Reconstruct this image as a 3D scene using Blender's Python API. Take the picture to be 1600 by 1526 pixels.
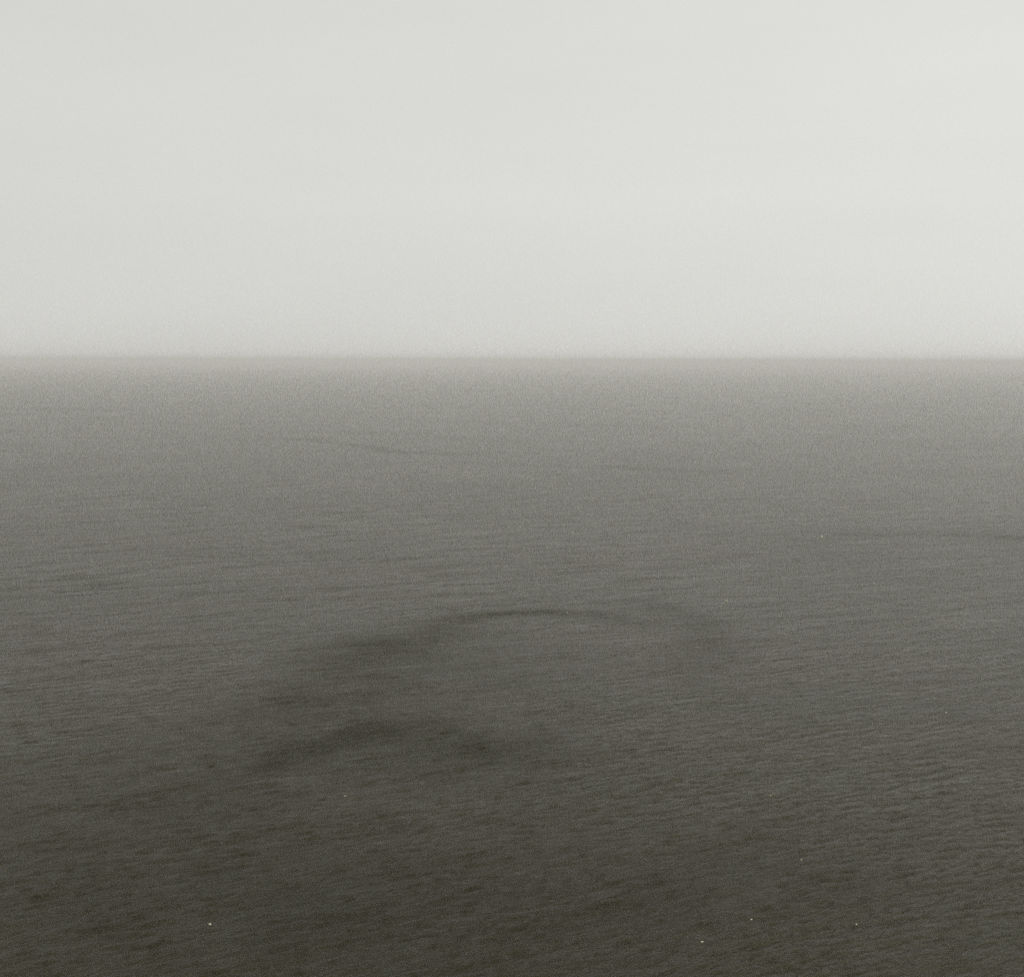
import bpy, math, random
import numpy as np

S = bpy.context.scene
for o in list(bpy.data.objects):
    bpy.data.objects.remove(o)
C = S.collection
R = math.radians

# ------------------------------------------------------------------ camera
H = 60.0                      # height of the viewpoint over the water, metres
F = 2096.0                    # focal length in pixels of the 1600 x 1526 photograph
PITCH = math.atan(200.0 / F)  # camera looks down by this much
ROLL = R(0.15)
cam_d = bpy.data.cameras.new("camera")
cam = bpy.data.objects.new("camera", cam_d)
C.objects.link(cam)
cam.location = (0, 0, H)
from mathutils import Matrix, Vector
cam.rotation_euler = (Matrix.Rotation(math.pi / 2 - PITCH, 3, 'X') @ Matrix.Rotation(ROLL, 3, 'Z')).to_euler()
cam_d.sensor_fit = 'HORIZONTAL'
cam_d.sensor_width = 36.0
cam_d.lens = 36.0 * F / 1600.0
cam_d.clip_start = 0.5
cam_d.clip_end = 300000.0
S.camera = cam

# ------------------------------------------------------------------ sky
SUN_EL, SUN_AZ = R(40), R(150)          # azimuth clockwise from +Y (ahead of the camera)
w = bpy.data.worlds.new("World")
S.world = w
w.use_nodes = True
nt = w.node_tree
nt.nodes.clear()
N = nt.nodes.new
L = nt.links.new
out = N('ShaderNodeOutputWorld')
bg = N('ShaderNodeBackground')
bg.inputs['Strength'].default_value = 0.10
sky = N('ShaderNodeTexSky')
sky.sky_type = 'NISHITA'
sky.sun_disc = False
sky.sun_elevation = SUN_EL
sky.sun_rotation = SUN_AZ
sky.dust_density = 6.0
sky.air_density = 1.0
sky.ozone_density = 1.0
# overcast veil: even grey cloud cover in view, a little duller towards the horizon
tc = N('ShaderNodeTexCoord')
sep = N('ShaderNodeSeparateXYZ')
L(tc.outputs['Generated'], sep.inputs[0])
ramp = N('ShaderNodeValToRGB')
ramp.color_ramp.interpolation = 'B_SPLINE'
L(sep.outputs['Z'], ramp.inputs[0])
cr = ramp.color_ramp
cr.interpolation = 'LINEAR'
SKY = [(0.0, 0.333), (0.04, 0.350), (0.12, 0.362), (0.20, 0.362), (0.265, 0.358), (0.37, 0.265), (0.55, 0.145), (1.0, 0.05)]  # overhead, out of view, dimmed and warmed so the sea reflects darker and browner
cr.elements[0].position = SKY[0][0]
cr.elements[1].position = SKY[-1][0]
for p, v in SKY[1:-1]:
    cr.elements.new(p)
for e, (p, v) in zip(cr.elements, SKY):
    e.position = p
    t = min(1, max(0, (p - 0.265) / 0.10))
    e.color = (v, v * (0.998 - 0.045 * t), v * (0.962 - 0.56 * t), 1)
# faint streaks of cloud
mp = N('ShaderNodeMapping')
mp.inputs['Scale'].default_value = (1.6, 1.6, 9.0)
L(tc.outputs['Generated'], mp.inputs[0])
cn = N('ShaderNodeTexNoise')
cn.inputs['Scale'].default_value = 1.6
cn.inputs['Detail'].default_value = 7.0
cn.inputs['Roughness'].default_value = 0.55
L(mp.outputs[0], cn.inputs['Vector'])
cm = N('ShaderNodeMapRange')
cm.inputs['From Min'].default_value = 0.25
cm.inputs['From Max'].default_value = 0.75
cm.inputs['To Min'].default_value = 19.5
cm.inputs['To Max'].default_value = 20.5
L(cn.outputs['Fac'], cm.inputs['Value'])
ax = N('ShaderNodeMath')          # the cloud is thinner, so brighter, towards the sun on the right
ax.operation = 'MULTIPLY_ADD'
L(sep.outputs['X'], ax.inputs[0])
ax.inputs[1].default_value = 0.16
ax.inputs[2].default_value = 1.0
ay = N('ShaderNodeMapRange')      # extra brightness added behind the camera, out of view, to lift the haze
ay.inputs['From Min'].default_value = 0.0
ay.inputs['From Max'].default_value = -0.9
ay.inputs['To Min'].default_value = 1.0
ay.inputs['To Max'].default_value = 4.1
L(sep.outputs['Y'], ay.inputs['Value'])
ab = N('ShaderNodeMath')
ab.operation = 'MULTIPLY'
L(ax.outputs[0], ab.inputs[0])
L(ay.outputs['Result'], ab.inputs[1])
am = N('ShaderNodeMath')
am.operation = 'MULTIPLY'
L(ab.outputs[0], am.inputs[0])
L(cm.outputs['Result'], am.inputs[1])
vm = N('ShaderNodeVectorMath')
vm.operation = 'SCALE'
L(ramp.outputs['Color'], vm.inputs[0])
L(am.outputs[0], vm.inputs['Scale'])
hs = N('ShaderNodeHueSaturation')
hs.inputs['Saturation'].default_value = 0.15
L(sky.outputs[0], hs.inputs['Color'])
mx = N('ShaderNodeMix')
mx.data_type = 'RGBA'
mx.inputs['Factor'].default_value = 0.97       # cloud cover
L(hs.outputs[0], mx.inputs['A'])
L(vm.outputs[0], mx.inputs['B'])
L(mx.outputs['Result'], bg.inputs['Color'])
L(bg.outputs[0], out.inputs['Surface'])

# ------------------------------------------------------------------ sun behind cloud
sl = bpy.data.lights.new("sun", 'SUN')
sl.energy = 1.5
sl.angle = R(40)
sl.color = (1.0, 0.99, 0.975)
so = bpy.data.objects.new("sun", sl)
C.objects.link(so)
d = Vector((math.sin(SUN_AZ) * math.cos(SUN_EL), math.cos(SUN_AZ) * math.cos(SUN_EL), math.sin(SUN_EL)))
so.rotation_euler = d.to_track_quat('Z', 'Y').to_euler()
so.location = (0, 0, 400)

# ------------------------------------------------------------------ exposure, renderer
S.view_settings.view_transform = 'Standard'
S.view_settings.look = 'None'
S.view_settings.exposure = 0.0
S.view_settings.gamma = 1.0
S.render.engine = 'CYCLES'
S.cycles.use_denoising = False
S.cycles.volume_bounces = 2
S.cycles.max_bounces = 8

# ------------------------------------------------------------------ sea
rng = np.random.default_rng(11)
AZ_F = 0.56
# rings: uniform on screen (uniform in 1/r) across the view, a few coarse ones below the viewpoint
NR = 1150
r_in = np.array([0.5, 12, 30, 50, 68, 82])
u = np.linspace(1 / 96.0, 1 / 9000.0, NR)
r_far = np.array([11000, 14000, 19000, 28000, 45000, 70000, 90000])
rr = np.concatenate([r_in, 1 / u, r_far])
NC = 1750
az = np.concatenate([np.linspace(-AZ_F, AZ_F, NC), np.linspace(AZ_F, 2 * math.pi - AZ_F, 130)[1:-1]])
na, nr = len(az), len(rr)
RR, AA = np.meshgrid(rr, az, indexing='ij')
X = RR * np.sin(AA)
Y = RR * np.cos(AA)
Z = np.zeros_like(X)
dr = np.abs(np.gradient(rr))[:, None]
da = np.gradient(np.unwrap(az))[None, :]
SP = np.maximum(dr, 0.0 * X) + 0 * X
SA = np.abs(RR * da)


def px(x, y):
    """ground point of a place in the photograph"""
    v = Vector(((x - 800) / F, -(y - 763) / F, -1.0))
    v = cam.rotation_euler.to_matrix() @ v
    t = -H / v.z
    return v.x * t, v.y * t


def value_noise(x, y, seed):
    """smooth lattice noise 0..1"""
    g = np.random.default_rng(seed).random((256, 256))
    xi, yi = np.floor(x), np.floor(y)
    fx, fy = x - xi, y - yi
    fx = fx * fx * (3 - 2 * fx)
    fy = fy * fy * (3 - 2 * fy)
    xi = xi.astype(np.int64) & 255
    yi = yi.astype(np.int64) & 255
    x1, y1 = (xi + 1) & 255, (yi + 1) & 255
    return (g[xi, yi] * (1 - fx) + g[x1, yi] * fx) * (1 - fy) + (g[xi, y1] * (1 - fx) + g[x1, y1] * fx) * fy


def fbm(x, y, seed, n=4):
    s, a, t = 0, 1.0, 0
    for i in range(n):
        s = s + a * value_noise(x * 2 ** i, y * 2 ** i, seed + i)
        t += a
        a *= 0.55
    return s / t


# cat's paws: streaks and patches of rougher, darker water
chop = np.zeros_like(X)
wx = X + (fbm(X / 22, Y / 30, 5) - 0.5) * 14
wy = Y + (fbm(X / 30, Y / 22, 15) - 0.5) * 22


def streak(pts, width, strength, soft=2.2):
    """pts in photograph pixels, width in metres (list or number) -> mask on the water plane"""
    P = [px(*p) for p in pts]
    W = width if isinstance(width, (list, tuple)) else [width] * len(P)
    S_ = strength if isinstance(strength, (list, tuple)) else [strength] * len(P)
    m = np.zeros_like(X)
    for i in range(len(P) - 1):
        (ax, ay), (bx, by) = P[i], P[i + 1]
        dx, dy = bx - ax, by - ay
        t = np.clip(((wx - ax) * dx + (wy - ay) * dy) / (dx * dx + dy * dy), 0, 1)
        dist = np.hypot(wx - ax - t * dx, wy - ay - t * dy)
        ww = W[i] + (W[i + 1] - W[i]) * t
        st = S_[i] + (S_[i + 1] - S_[i]) * t
        m = np.maximum(m, st * np.exp(-(dist / ww) ** soft))
    return m


def blob(x, y, rx, ry, s):
    cx_, cy_ = px(x, y)
    ex = px(x + rx, y)[0] - cx_
    ey = 0.5 * (px(x, y - ry)[1] - px(x, y + ry)[1])
    return s * np.exp(-(((wx - cx_) / ex) ** 2 + ((wy - cy_) / ey) ** 2))


# the big arc
chop = np.maximum(chop, streak([(470, 1085), (540, 1030), (640, 990), (740, 966), (850, 957), (960, 962), (1060, 975)],
                                 [14, 12, 10, 9, 8, 8, 9], [0.5, 0.6, 0.75, 0.85, 0.85, 0.7, 0.25]))
chop = np.maximum(chop, streak([(960, 942), (1040, 946), (1090, 970), (1108, 1015), (1095, 1070)],
                                 [5, 6, 7, 7, 7], [0.35, 0.5, 0.52, 0.48, 0.2]))
chop = np.maximum(chop, streak([(410, 1215), (470, 1180), (560, 1145), (640, 1140), (760, 1160)],
                                 [3.2, 3.6, 5, 7, 9], [1.0, 0.65, 0.95, 0.65, 0.3]))
for b in [(590, 1075, 210, 85, 0.55), (440, 1150, 190, 65, 0.45), (620, 1180, 220, 50, 0.35), (700, 1010, 160, 35, 0.35), (330, 1250, 260, 70, 0.40),
          (900, 1020, 230, 40, 0.20), (250, 1420, 700, 160, 0.70), (40, 1230, 330, 90, 0.35), (1150, 1330, 260, 70, 0.22), (1020, 1400, 320, 60, 0.25),
          (820, 1160, 120, 30, 0.30), (1270, 960, 150, 30, 0.18)]:
    chop = chop + blob(*b) * (1 - 0.6 * chop)
# far streaks under the horizon
for pts, wd, s in [
    ([(360, 690), (450, 684), (550, 694), (620, 706), (720, 710), (860, 708)], 17, [0.3, 0.6, 0.8, 0.9, 0.7, 0.2]),
    ([(930, 728), (1010, 733), (1100, 737), (1230, 732)], 15, [0.3, 0.7, 0.6, 0.1]),
    ([(1260, 826), (1340, 834), (1470, 832), (1640, 842)], [8, 9, 9, 12], [0.2, 0.7, 0.7, 0.8]),
    ([(-40, 705), (60, 706), (160, 710)], 12, [0.5, 0.6, 0.1]),
    ([(520, 745), (640, 752), (760, 760)], 10, [0.1, 0.4, 0.1]),
    ([(-40, 640), (80, 638), (200, 644)], 40, [0.5, 0.5, 0.1]),
    ([(830, 668), (960, 664), (1120, 668)], 30, [0.1, 0.5, 0.2]),
    ([(-30, 800), (80, 812), (200, 806)], 11, [0.3, 0.3, 0.0]),
    ([(560, 905), (760, 885), (980, 892)], 10, [0.1, 0.25, 0.1])]:
    chop = np.maximum(chop, streak(pts, wd * 0.7 if not isinstance(wd, list) else [q * 0.8 for q in wd], [q * 0.4 for q in s], 1.8))
patch = fbm(X / 90 + 3, Y / 140, 40, 4)
chop = np.clip(chop + np.clip((patch - 0.52) * 0.5 * np.clip(500 / RR, 0.2, 1), -0.10, 0.20), 0, 1.1)
chop = np.clip(chop * (0.62 + 0.75 * fbm(X / 5, Y / 7, 60, 4)), 0, 1.2).astype(np.float32)

# waves: a sum of many short-crested wave trains, each left out where the mesh is too coarse for it
lam = np.exp(rng.uniform(math.log(0.5), math.log(3.6), 150))
lam = np.concatenate([lam, np.exp(rng.uniform(math.log(5.0), math.log(30.0), 36))])
for i, lm in enumerate(lam):
    spread = 0.30
    th = math.pi / 2 + 0.55 + rng.normal(0, spread)     # direction the train travels in
    if rng.random() < 0.08:
        th = rng.uniform(0, math.pi)
    k = 2 * math.pi / lm
    kx, ky = k * math.cos(th), k * math.sin(th)
    a = 0.0017 * lm ** 0.85 if lm < 5 else 0.0008 * lm
    step = np.maximum(SP * abs(math.sin(th)), SA * abs(math.cos(th)))
    fade = np.clip((lm / np.maximum(step, 1e-3) - 3.0) / 3.0, 0, 1)
    ph = kx * X + ky * Y + rng.uniform(0, 6.28)
    s = np.sin(ph)
    Z += a * fade * (s + 0.25 * (s * s - 0.5)) * (0.85 + 0.5 * chop)
gust = 0.72 + 0.6 * fbm(X / 16, Y / 24, 80, 3)
Z *= gust
del SP, SA

verts = np.stack([X.ravel(), Y.ravel(), Z.ravel()], 1).astype(np.float32)
i0 = np.arange(nr - 1)[:, None] * na
j = np.arange(na)[None, :]
j1 = (j + 1) % na
quads = np.stack([i0 + j, i0 + na + j, i0 + na + j1, i0 + j1], -1).reshape(-1, 4)[:, ::-1]
me = bpy.data.meshes.new("sea")
me.vertices.add(len(verts))
me.vertices.foreach_set('co', verts.ravel())
me.loops.add(quads.size)
me.loops.foreach_set('vertex_index', quads.astype(np.int32).ravel())
me.polygons.add(len(quads))
me.polygons.foreach_set('loop_start', np.arange(0, quads.size, 4, dtype=np.int32))
me.polygons.foreach_set('loop_total', np.full(len(quads), 4, dtype=np.int32))
me.polygons.foreach_set('use_smooth', np.ones(len(quads), dtype=bool))
at = me.attributes.new('chop', 'FLOAT', 'POINT')
at.data.foreach_set('value', chop.ravel())
me.update(calc_edges=True)
me.validate()
sea = bpy.data.objects.new("sea", me)
C.objects.link(sea)
sea['kind'] = 'structure'
sea['label'] = 'dark rippled olive grey sea stretching to the misty horizon'


def mat(name):
    m = bpy.data.materials.new(name)
    m.use_nodes = True
    m.node_tree.nodes.clear()
    return m, m.node_tree.nodes.new, m.node_tree.links.new


m, N, L = mat("sea_water")
out = N('ShaderNodeOutputMaterial')
bs = N('ShaderNodeBsdfPrincipled')
L(bs.outputs[0], out.inputs['Surface'])
bs.inputs['IOR'].default_value = 1.333
sa = N('ShaderNodeAttribute')
sa.attribute_name = 'chop'
geo = N('ShaderNodeTexCoord')


def noise(scale, stretch, rot, detail, rough=0.55, dist=0.0):
    mp = N('ShaderNodeMapping')
    mp.inputs['Rotation'].default_value = (0, 0, rot)
    L(geo.outputs['Object'], mp.inputs[0])
    m2 = N('ShaderNodeMapping')
    m2.inputs['Scale'].default_value = (scale * stretch, scale, scale)
    L(mp.outputs[0], m2.inputs[0])
    n = N('ShaderNodeTexNoise')
    n.inputs['Scale'].default_value = 1.0
    n.inputs['Detail'].default_value = detail
    n.inputs['Roughness'].default_value = rough
    n.inputs['Distortion'].default_value = dist
    L(m2.outputs[0], n.inputs['Vector'])
    return n.outputs['Fac']


def math_(op, a, b):
    n = N('ShaderNodeMath')
    n.operation = op
    for i, v in enumerate((a, b)):
        if isinstance(v, (int, float)):
            n.inputs[i].default_value = v
        else:
            L(v, n.inputs[i])
    return n.outputs[0]


h1 = noise(1.9, 0.42, -0.5, 7, 0.78, 0.2)        # wind ripples
h2 = noise(1.0, 0.42, -0.62, 4, 0.6, 0.3)      # small waves
h2b = noise(0.42, 0.36, -0.42, 3, 0.5, 0.3)
h3 = noise(0.16, 0.32, -0.45, 4, 0.55, 0.2)      # wave groups, seen far out
hh = math_('ADD', math_('MULTIPLY', h1, 0.90), math_('MULTIPLY', h2, 1.25))
hh = math_('ADD', hh, math_('MULTIPLY', h2b, 1.5))
hh = math_('ADD', hh, math_('MULTIPLY', h3, 1.8))
bp = N('ShaderNodeBump')
bp.inputs['Distance'].default_value = 1.0
L(hh, bp.inputs['Height'])
g1 = noise(0.45, 0.6, -0.5, 4, 0.7)              # gusts roughening the surface
g2 = noise(0.075, 0.5, -0.35, 6, 0.7)
g3 = noise(0.012, 0.6, 0.0, 4, 0.6)
gg = math_('ADD', math_('ADD', math_('MULTIPLY', math_('SUBTRACT', g1, 0.5), 0.6),
                  math_('MULTIPLY', math_('SUBTRACT', g2, 0.5), 0.8)), math_('MULTIPLY', math_('SUBTRACT', g3, 0.5), 0.5))
chop = math_('ADD', math_('MULTIPLY', sa.outputs['Fac'], 0.95), gg)
L(math_('MAXIMUM', math_('ADD', 0.78, math_('MULTIPLY', chop, 0.6)), 0.2), bp.inputs['Strength'])
L(bp.outputs[0], bs.inputs['Normal'])
L(math_('MINIMUM', math_('MAXIMUM', math_('ADD', 0.14, math_('MULTIPLY', chop, 0.30)), 0.06), 0.8), bs.inputs['Roughness'])
bs.inputs['Specular Tint'].default_value = (1.0, 0.96, 0.60, 1)
bs.inputs['Specular IOR Level'].default_value = 0.42
# colour of the water body: brownish olive, murkier and greener in broad patches
cn = noise(0.02, 0.6, 0.2, 5, 0.6)
cr = N('ShaderNodeValToRGB')
L(cn, cr.inputs[0])
cr.color_ramp.elements[0].position = 0.35
cr.color_ramp.elements[0].color = (0.0215, 0.0162, 0.0002, 1)
cr.color_ramp.elements[1].position = 0.65
cr.color_ramp.elements[1].color = (0.0185, 0.0162, 0.0002, 1)
mxc = N('ShaderNodeMix')
mxc.data_type = 'RGBA'
L(math_('MULTIPLY', sa.outputs['Fac'], 0.7), mxc.inputs['Factor'])
L(cr.outputs[0], mxc.inputs['A'])
mxc.inputs['B'].default_value = (0.0130, 0.0100, 0.0002, 1)
L(mxc.outputs['Result'], bs.inputs['Base Color'])
me.materials.append(m)

# ------------------------------------------------------------------ flecks of white foam
mf, N, L = mat("foam")
out = N('ShaderNodeOutputMaterial')
bs = N('ShaderNodeBsdfPrincipled')
L(bs.outputs[0], out.inputs['Surface'])
geo = N('ShaderNodeTexCoord')
fn = noise(9.0, 1.0, 0.0, 4)
fr = N('ShaderNodeValToRGB')
L(fn, fr.inputs[0])
fr.color_ramp.elements[0].position = 0.3
fr.color_ramp.elements[0].color = (0.32, 0.32, 0.29, 1)
fr.color_ramp.elements[1].position = 0.6
fr.color_ramp.elements[1].color = (0.62, 0.61, 0.56, 1)
L(fr.outputs[0], bs.inputs['Base Color'])
bs.inputs['Roughness'].default_value = 0.8

FOAM = [
    (1284, 838, 5.5, 'brightest white foam fleck, near the right end of the thin dark streak'),
    (895, 832, 3.2, 'small foam fleck in mid sea, left of the brightest fleck'),
    (1135, 938, 3.6, 'small white foam fleck just beyond the right end of the big dark arc'),
    (886, 957, 2.6, 'tiny foam fleck riding on the crown of the big dark arc'),
    (1478, 1112, 3.6, 'small foam fleck alone on the open water at far right'),
    (1204, 1243, 3.0, 'faint foam fleck on the right side, below the big dark arc'),
    (1252, 1343, 3.2, 'faint foam fleck in the lower right water'),
    (1174, 1437, 4.0, 'pale foam fleck near the bottom, just right of the brightest one there'),
    (1097, 1472, 4.6, 'bright white foam fleck, the closest to the bottom edge'),
    (1338, 1442, 3.2, 'small foam fleck near the bottom, furthest right of those there'),
    (328, 1444, 6.0, 'white foam fleck alone on dark water at lower left'),
    (539, 1243, 3.4, 'tiny foam fleck below the dark patch on the left'),
    (442, 918, 2.6, 'tiny foam fleck on the lighter rippled water at left'),
]


def sea_z(x, y):
    r = math.hypot(x, y)
    a = math.atan2(x, y)
    ir = int(np.argmin(np.abs(rr - r)))
    ia = int(round((a + AZ_F) / (2 * AZ_F) * (NC - 1)))
    return float(Z[max(0, ir - 1):ir + 2, max(0, ia - 1):ia + 2].max())


random.seed(4)
for k, (fx, fy, w_px, lab) in enumerate(FOAM):
    gx, gy = px(fx, fy)
    dist = math.sqrt(gx * gx + gy * gy + H * H)
    half = 0.40 * w_px * dist / F
    # a low frothy mound with a ragged edge, longer along the crest
    nseg, nring = 22, 5
    edge = [1 + 0.22 * math.sin(2 * t * math.pi * 2 / nseg + k) + random.uniform(-.22, .18) for t in range(nseg)]
    vs, fs = [(0, 0, half * 0.38)], []
    for q in range(1, nring + 1):
        f = q / nring
        for t in range(nseg):
            an = 2 * math.pi * t / nseg
            e = edge[t] * f
            hgt = half * 0.38 * (1 - f ** 2.2) + (random.uniform(-.05, .05) * half if q < nring else -0.06)
            vs.append((half * e * math.cos(an), half * 1.0 * e * math.sin(an), hgt))
    for t in range(nseg):
        fs.append((0, 1 + t, 1 + (t + 1) % nseg))
    for q in range(nring - 1):
        for t in range(nseg):
            a0, b0 = 1 + q * nseg + t, 1 + q * nseg + (t + 1) % nseg
            fs.append((a0, a0 + nseg, b0 + nseg, b0))
    fm = bpy.data.meshes.new("foam_fleck")
    fm.from_pydata(vs, [], fs)
    fm.materials.append(mf)
    for p in fm.polygons:
        p.use_smooth = True
    fo = bpy.data.objects.new("foam_fleck", fm)
    C.objects.link(fo)
    fo.location = (gx, gy, sea_z(gx, gy))
    fo.rotation_euler = (0, 0, 0.2)
    fo['label'] = lab
    fo['category'] = 'foam'
    fo['group'] = 'white foam flecks scattered over the sea'

# ------------------------------------------------------------------ haze lying over the sea
B = 100000.0
zb, zt = -6.0, H + 20.0
vs = [(x, y, z) for z in (zb, zt) for x, y in ((-B, -B), (B, -B), (B, B), (-B, B))]
fs = [(3, 2, 1, 0), (4, 5, 6, 7), (0, 1, 5, 4), (1, 2, 6, 5), (2, 3, 7, 6), (3, 0, 4, 7)]
hm = bpy.data.meshes.new("haze")
hm.from_pydata(vs, [], fs)
haze = bpy.data.objects.new("haze", hm)
C.objects.link(haze)
haze['kind'] = 'stuff'
haze['label'] = 'pale grey sea mist that blurs the horizon'
haze['category'] = 'haze'
m, N, L = mat("haze")
out = N('ShaderNodeOutputMaterial')
pv = N('ShaderNodeVolumePrincipled')
pv.inputs['Color'].default_value = (0.868, 0.868, 1.0, 1)
pv.inputs['Density'].default_value = 1.6e-4
pv.inputs['Anisotropy'].default_value = 0.0
L(pv.outputs[0], out.inputs['Volume'])
hm.materials.append(m)
